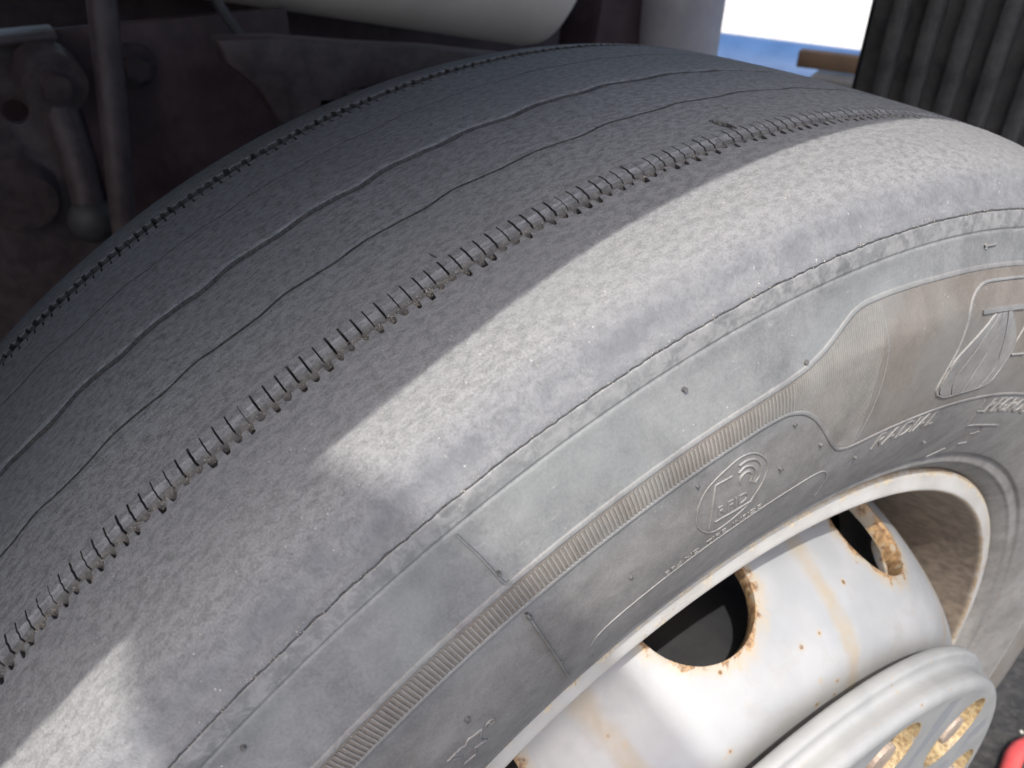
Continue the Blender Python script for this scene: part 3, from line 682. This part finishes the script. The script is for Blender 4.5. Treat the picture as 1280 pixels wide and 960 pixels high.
X = np.stack([(np.full_like(xe, a) if a is not None else xe + b) for a, b, c in rows], 1); Rg = np.stack([np.full_like(xe, RM + c) for a, b, c in rows], 1)
link('shell', grid('shell', cyl3(X, Rg, np.repeat(np.radians(td)[:, None], len(rows), 1)), None, False, 40), 'plastic', mud, (0, 0, -RM))
bm = bmesh.new(); add_box(bm, (-.02, .545, -.055), (.54, .33, .008), Matrix.Rotation(rad(-6), 3, 'X'), .003); bm_obj('panel_sun_shade', bm, 'plastic', mud)  # unseen sheet added to keep the sun off the ribbed panel
# unseen block added up high, shaped to shadow the shoulder and the disc
def on_plane(P, z): P = Vector(P); return P + L * ((z - P.z) / L.z)
zl = 1.45
q = [on_plane(cyl3(np.array(x_), np.array(r_), np.array(rad(d_))), zl) for x_, r_, d_ in ((.1145, .465, -26.1), (.132, .458, -25.0), (.1424, .446, -24.4), (.1535, .4140, -23.2), (.1560, .383, -21.6), (.1185, .2415, -18.2), (.167, .208, -17.), (.121, .463, -35.6))]
base_m = Vector((q[4].x, q[4].y - .05, 0))
blocker = empty('shadow_caster', (base_m.x, base_m.y, ZC + zl), 'black unseen block added above the camera, shaped to cast the soft shadow', 'shadow caster')
out = [(p.x, p.y) for p in q[:7]] + [(q[6].x + .06, q[6].y - .01), (q[6].x + .05, q[6].y - .10), (q[7].x + .06, q[7].y - .02), (q[7].x, q[7].y), (q[7].x - .03, q[7].y + .02), (q[0].x - .03, q[0].y - .004)]
bm = bmesh.new(); vs = [bm.verts.new((x - base_m.x, y - base_m.y, 0)) for x, y in out]; f = bm.faces.new(vs)
ex = bmesh.ops.extrude_face_region(bm, geom=[f]); bmesh.ops.translate(bm, vec=L * (.28 / L.z), verts=[v for v in ex['geom'] if isinstance(v, bmesh.types.BMVert)])
bmesh.ops.recalc_face_normals(bm, faces=bm.faces[:]); bmesh.ops.bevel(bm, geom=bm.edges[:], offset=.006, segments=2, affect='EDGES', profile=.5)
bm_obj('housing', bm, 'plastic', blocker)
bm = bmesh.new(); add_tube(bm, [(-.03, -.03, .22), (-.20, -.05, .26), (-.45, .02, .26)], [.018, .018, .02]); bm_obj('arm', bm, 'plastic', blocker)

# ================================================================== TRUCK BEHIND THE TYRE
def W(p): return Vector((p[0], p[1], p[2] + ZC))
# unseen slab added as cab underside: keeps sky and sun off the chassis
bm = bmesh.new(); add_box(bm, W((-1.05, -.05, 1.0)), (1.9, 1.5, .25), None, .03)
tag(bm_obj('cab_sky_block', bm, 'dark'), 'dark unseen slab added as the cab underside to block sky and sun', 'cab')
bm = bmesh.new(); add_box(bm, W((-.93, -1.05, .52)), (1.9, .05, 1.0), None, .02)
tag(bm_obj('bumper_light_block', bm, 'dark'), 'dark unseen wall added at the front bumper to block light', 'light blocker')  # unseen wall, added to stop light entering from the front
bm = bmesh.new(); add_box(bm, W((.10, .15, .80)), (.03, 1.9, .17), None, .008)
tag(bm_obj('skirt_sky_block', bm, 'plastic'), 'black unseen panel added above the mudguard to block skylight', 'skirt')  # unseen panel, added to cut skylight passing over the mudguard
# frame rail
bm = bmesh.new(); add_box(bm, W((-1.02, -.22, .22)), (.012, 2.0, .40), None, .003); add_box(bm, W((-.985, -.22, .415)), (.07, 2.0, .010), None, .003); add_box(bm, W((-.985, -.22, .025)), (.07, 2.0, .010), None, .003)
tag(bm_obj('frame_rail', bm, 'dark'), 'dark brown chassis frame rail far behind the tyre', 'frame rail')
# bracket plate with a hole
pl = empty('bracket_plate', W((-.70, -.33, .0)), 'dark grimy steel bracket plate with a round hole at the left edge', 'bracket')
bm = bmesh.new(); add_box(bm, (0, -.02, .20), (.012, .34, .40), None, .004)
b1 = bm_obj('plate', bm, 'dark2', pl)
o = cutter((-.05, .093, .328), (.05, .093, .328), .0125, 40); o.location = pl.location; bpy.context.view_layer.update()
boolean(b1, [o], .001)
bm = bmesh.new(); add_cyl(bm, (.004, .07, .245), (.026, .07, .240), .040, .034, 40); bm_obj('bush_cover', bm, 'dark2', pl)
bm = bmesh.new(); add_box(bm, (.02, -.02, .402), (.05, .34, .008), None, .003); bm_obj('top_flange', bm, 'dark2', pl)
# link arm with bolt
la = empty('link_arm', W((-.605, -.203, .244)), 'dark link arm with a bolted eye hanging beside the bracket plate', 'link arm')
bm = bmesh.new(); add_tube(bm, [(-.038, .002, .128), (-.030, .003, .10), (-.014, .004, .05), (-.002, .0, .0)], [.019, .018, .016, .015]); bm_obj('arm', bm, 'dark2', la)
bm = bmesh.new(); add_cyl(bm, (-.055, .003, .126), (-.012, .006, .122), .031, .029, 36); bm_obj('eye', bm, 'dark2', la)
bm = bmesh.new(); add_cyl(bm, (-.014, .004, .123), (-.009, .005, .1225), .021, None, 30); add_cyl(bm, (-.009, .005, .1225), (.004, .006, .121), .0145, .0135, 6); bm_obj('bolt', bm, 'dark2', la)
bm = bmesh.new(); bmesh.ops.create_uvsphere(bm, u_segments=24, v_segments=14, radius=.024, matrix=Matrix.Translation((0, .0, -.012))); bm_obj('ball_joint', bm, 'plastic', la)
# vertical pipe
bm = bmesh.new(); add_tube(bm, [W(p) for p in ((-.61, -.128, .62), (-.602, -.136, .50), (-.596, -.139, .44), (-.576, -.155, .36), (-.556, -.178, .255), (-.54, -.20, .10))], [.0135] * 4 + [.012, .012])
tag(bm_obj('air_pipe', bm, 'dark2'), 'grey vertical pipe between the link arm and the bolted plate', 'pipe')
# bolted plate
bp = empty('spring_hanger', W((-.70, -.06, .1)), 'dark spring hanger plate carrying one flanged bolt', 'spring hanger')
bm = bmesh.new(); add_box(bm, (-.01, .0, .12), (.014, .26, .36), None, .004); bm_obj('plate', bm, 'dark', bp)
bm = bmesh.new(); add_cyl(bm, (-.003, -.052, .258), (.004, -.052, .257), .0245, .023, 30); add_cyl(bm, (.004, -.052, .257), (.018, -.051, .255), .015, .014, 6); bm_obj('flanged_bolt', bm, 'dark2', bp)
# swept steering bracket under the tank
sb = empty('steering_bracket', W((-.50, .09, .15)), 'dark forged bracket curving below the pale tank', 'bracket')
def strip(name, pts, thick, mat, parent):
    """closed outline (y, z) extruded along x"""
    bm = bmesh.new(); vs = [bm.verts.new((0, y, z)) for y, z in pts]; f = bm.faces.new(vs)
    ex = bmesh.ops.extrude_face_region(bm, geom=[f]); bmesh.ops.translate(bm, vec=(-thick, 0, 0), verts=[v for v in ex['geom'] if isinstance(v, bmesh.types.BMVert)])
    bmesh.ops.recalc_face_normals(bm, faces=bm.faces[:]); bmesh.ops.bevel(bm, geom=bm.edges[:], offset=.004, segments=2, affect='EDGES', profile=.5)
    return bm_obj(name, bm, mat, parent)
strip('web', [(-.155, .262), (-.10, .258), (-.02, .244), (.06, .232), (.16, .212), (.28, .18), (.28, .145), (.16, .172), (.06, .190), (-.02, .202), (-.045, .19), (-.05, .15), (-.055, .10), (-.095, .10), (-.10, .16), (-.125, .215), (-.15, .24)], .03, 'dark2', sb)
bm = bmesh.new(); add_tube(bm, [(.006, -.04, .199), (.006, .0, .196), (.006, .06, .187), (.006, .16, .169), (.006, .27, .143)], .004, 8); bm_obj('bead', bm, 'dark2', sb)
strip('back_web', [(-.07, .20), (.30, .15), (.30, .0), (-.07, .0)], .008, 'dark', sb)
bm = bmesh.new(); add_tube(bm, catmull(np.array([W(p) for p in ((-.67, -.03, .50), (-.655, -.02, .42), (-.64, .015, .36), (-.60, .06, .33), (-.57, .12, .335))]), 5), .006, 10)
tag(bm_obj('brake_hose', bm, 'plastic'), 'thin black hose sagging in front of the spring hanger', 'hose')
# pale tank: cylinder with domed end and a strap
tk = empty('air_tank', W((-.80, .20, .34)), 'pale aluminium air tank in shade above the forged bracket', 'tank')
A, B = Vector((-.83, -.20, .575)), Vector((-.765, .50, .424)); ax = (B - A).normalized(); off = Vector((-.80, .20, .34))
bm = bmesh.new(); prof_t = [(.0, .0), (.006, .08), (.012, .108), (.024, .122), (.045, .127)]; Lt = (B - A).length
pts = [A - off + ax * s_ for s_, _ in prof_t] + [A - off + ax * (Lt - s_) for s_, _ in prof_t[::-1][:-1]] + [B - off]
add_tube(bm, pts, [max(r_, .002) for _, r_ in prof_t] + [max(r_, .002) for _, r_ in prof_t[::-1]], 64)
bm_obj('shell', bm, 'tank', tk)
bm = bmesh.new(); add_tube(bm, [A - off + ax * .18, A - off + ax * .215], .1295, 64); bm_obj('strap', bm, 'dark2', tk)
# dark valve block beside the tank
bm = bmesh.new(); add_box(bm, W((-.76, .60, .36)), (.10, .11, .26), Matrix.Rotation(-.15, 3, 'X'), .015)
tag(bm_obj('valve_block', bm, 'dark'), 'dark valve block at the end of the pale tank', 'valve block')
# grey rounded bellows
bl = empty('air_spring', W((-.69, .685, .05)), 'soft grey rounded air spring right of the dark valve block', 'air spring')
me = lathe('bellows', [(0, .001), (0, .05), (.01, .058), (.10, .062), (.20, .064), (.32, .066), (.42, .06), (.43, .001)], 72, 40)
o = link('bellows', me, 'silencer', bl); o.rotation_euler = (0, -PI / 2, 0)
me = lathe('foot', [(-.05, .001), (-.05, .05), (-.001, .05), (-.001, .001)], 48, 40); o = link('foot', me, 'dark', bl); o.rotation_euler = (0, -PI / 2, 0)
bm = bmesh.new(); add_box(bm, W((-.78, .705, .38)), (.03, .028, .40), None, .005)
tag(bm_obj('stay_rod', bm, 'dark'), 'thin dark stay between the bright gap and the grey air spring', 'stay')
# ribbed panel at the right: backing, ribs one by one
rp_ = empty('ribbed_panel', W((-.05, .66, .30)), 'black ribbed plastic panel behind the tyre at upper right', 'panel')
ang = Matrix.Rotation(rad(9), 3, 'Z'); ri = ang
bm = bmesh.new(); add_box(bm, (.02, 0, .20), (.56, .010, .44), ang, .003); bm_obj('backing', bm, 'ribbed', rp_)
bm = bmesh.new(); add_box(bm, (0, 0, .20), (.017, .020, .425), None, .006); rme = bpy.data.meshes.new('rib'); bm.to_mesh(rme); bm.free(); rme.materials.append(M['ribbed'])
rme.polygons.foreach_set('use_smooth', [True] * len(rme.polygons)); rme.set_sharp_from_angle(angle=rad(50))
for i in range(15):
    o = link('rib', rme, None, rp_); p = ang @ Vector((-.245 + i * .037, -.012, 0)); o.location = (p.x + .02, p.y, 0); o.rotation_euler = (0, 0, rad(9))
bm = bmesh.new(); add_box(bm, W((.0, .80, .18)), (.8, .012, .55), ang, .003)
tag(bm_obj('dark_gap_sheet', bm, 'plastic'), 'flat black sheet added to darken the gap behind the ribbed panel', 'dark sheet')  # dark sheet put in to blacken the gap below the ribs
bm = bmesh.new(); add_box(bm, W((-.865, 1.34, .158)), (.17, .03, .036), Matrix.Rotation(rad(25), 3, 'Z'), .004)
tag(bm_obj('brown_board', bm, 'wood'), 'brown board edge showing just above the tyre beside the ribbed panel', 'board')
bm = bmesh.new(); add_box(bm, W((-.835, 1.35, .095)), (.15, .10, .075), Matrix.Rotation(rad(25), 3, 'Z'), .006)
tag(bm_obj('rubber_block', bm, 'plastic'), 'black rubber block under the brown board', 'block')
# things in the sunlit yard beyond
bm = bmesh.new(); add_box(bm, (-3.1, 3.9, .45), (2.0, .8, .9), Matrix.Rotation(rad(20), 3, 'Z'), .03)
tag(bm_obj('white_block', bm, 'white'), 'bright white block in the sunlit yard beyond the truck', 'block')
bm = bmesh.new(); add_cyl(bm, W((-2.3, 1.9, -.16)), W((-1.35, 2.28, -.16)), .14, None, 40); bmesh.ops.bevel(bm, geom=[e for e in bm.edges if len(e.link_faces) == 2 and e.calc_face_angle(0) > 1], offset=.02, segments=3, affect='EDGES')
tag(bm_obj('blue_drum', bm, 'blue'), 'blue plastic drum lying in the sun, just above the tyre', 'drum')
# red hose and stones on the ground at the lower right corner
hs = empty('red_hose', (.165, .665, 0), 'red and maroon rubber hose on the ground in the bottom right corner', 'hose')
bm = bmesh.new(); add_tube(bm, [(.075, .065, .012), (.035, .042, .012), (.006, .018, .011), (-.002, .004, .011)], .0085, 16); bm_obj('tube', bm, 'maroon', hs)
bm = bmesh.new(); add_tube(bm, [(-.002, .005, .012), (-.006, -.012, .012), (-.004, -.03, .012), (.012, -.08, .012)], .0115, 16); bm_obj('end_sleeve', bm, 'red', hs)
def pebble(c, s_):
    bm = bmesh.new(); bmesh.ops.create_icosphere(bm, subdivisions=2, radius=1)
    for v in bm.verts: v.co *= rnd.uniform(.62, 1.15)
    bmesh.ops.transform(bm, matrix=Matrix.Translation(c) @ Matrix.Diagonal((s_, s_ * rnd.uniform(.7, 1.1), s_ * .6, 1)), verts=bm.verts[:])
    return bm_obj('pebble', bm, 'stone')
for x, y, s_, lb in [(.148, .712, .0055, 'pale pebble lying just left of the maroon hose'), (.156, .690, .004, 'small pale pebble tucked against the red hose sleeve'), (.145, .690, .003, 'tiniest pale pebble, left of the red hose sleeve'),
                     (.150, .742, .005, 'pale pebble near the right edge above the maroon hose'), (.150, .765, .007, 'largest pale pebble, highest at the right edge above the hose')]:
    tag(pebble((x, y, s_ * .5), s_), lb, 'pebble', 'pebbles beside the red hose')
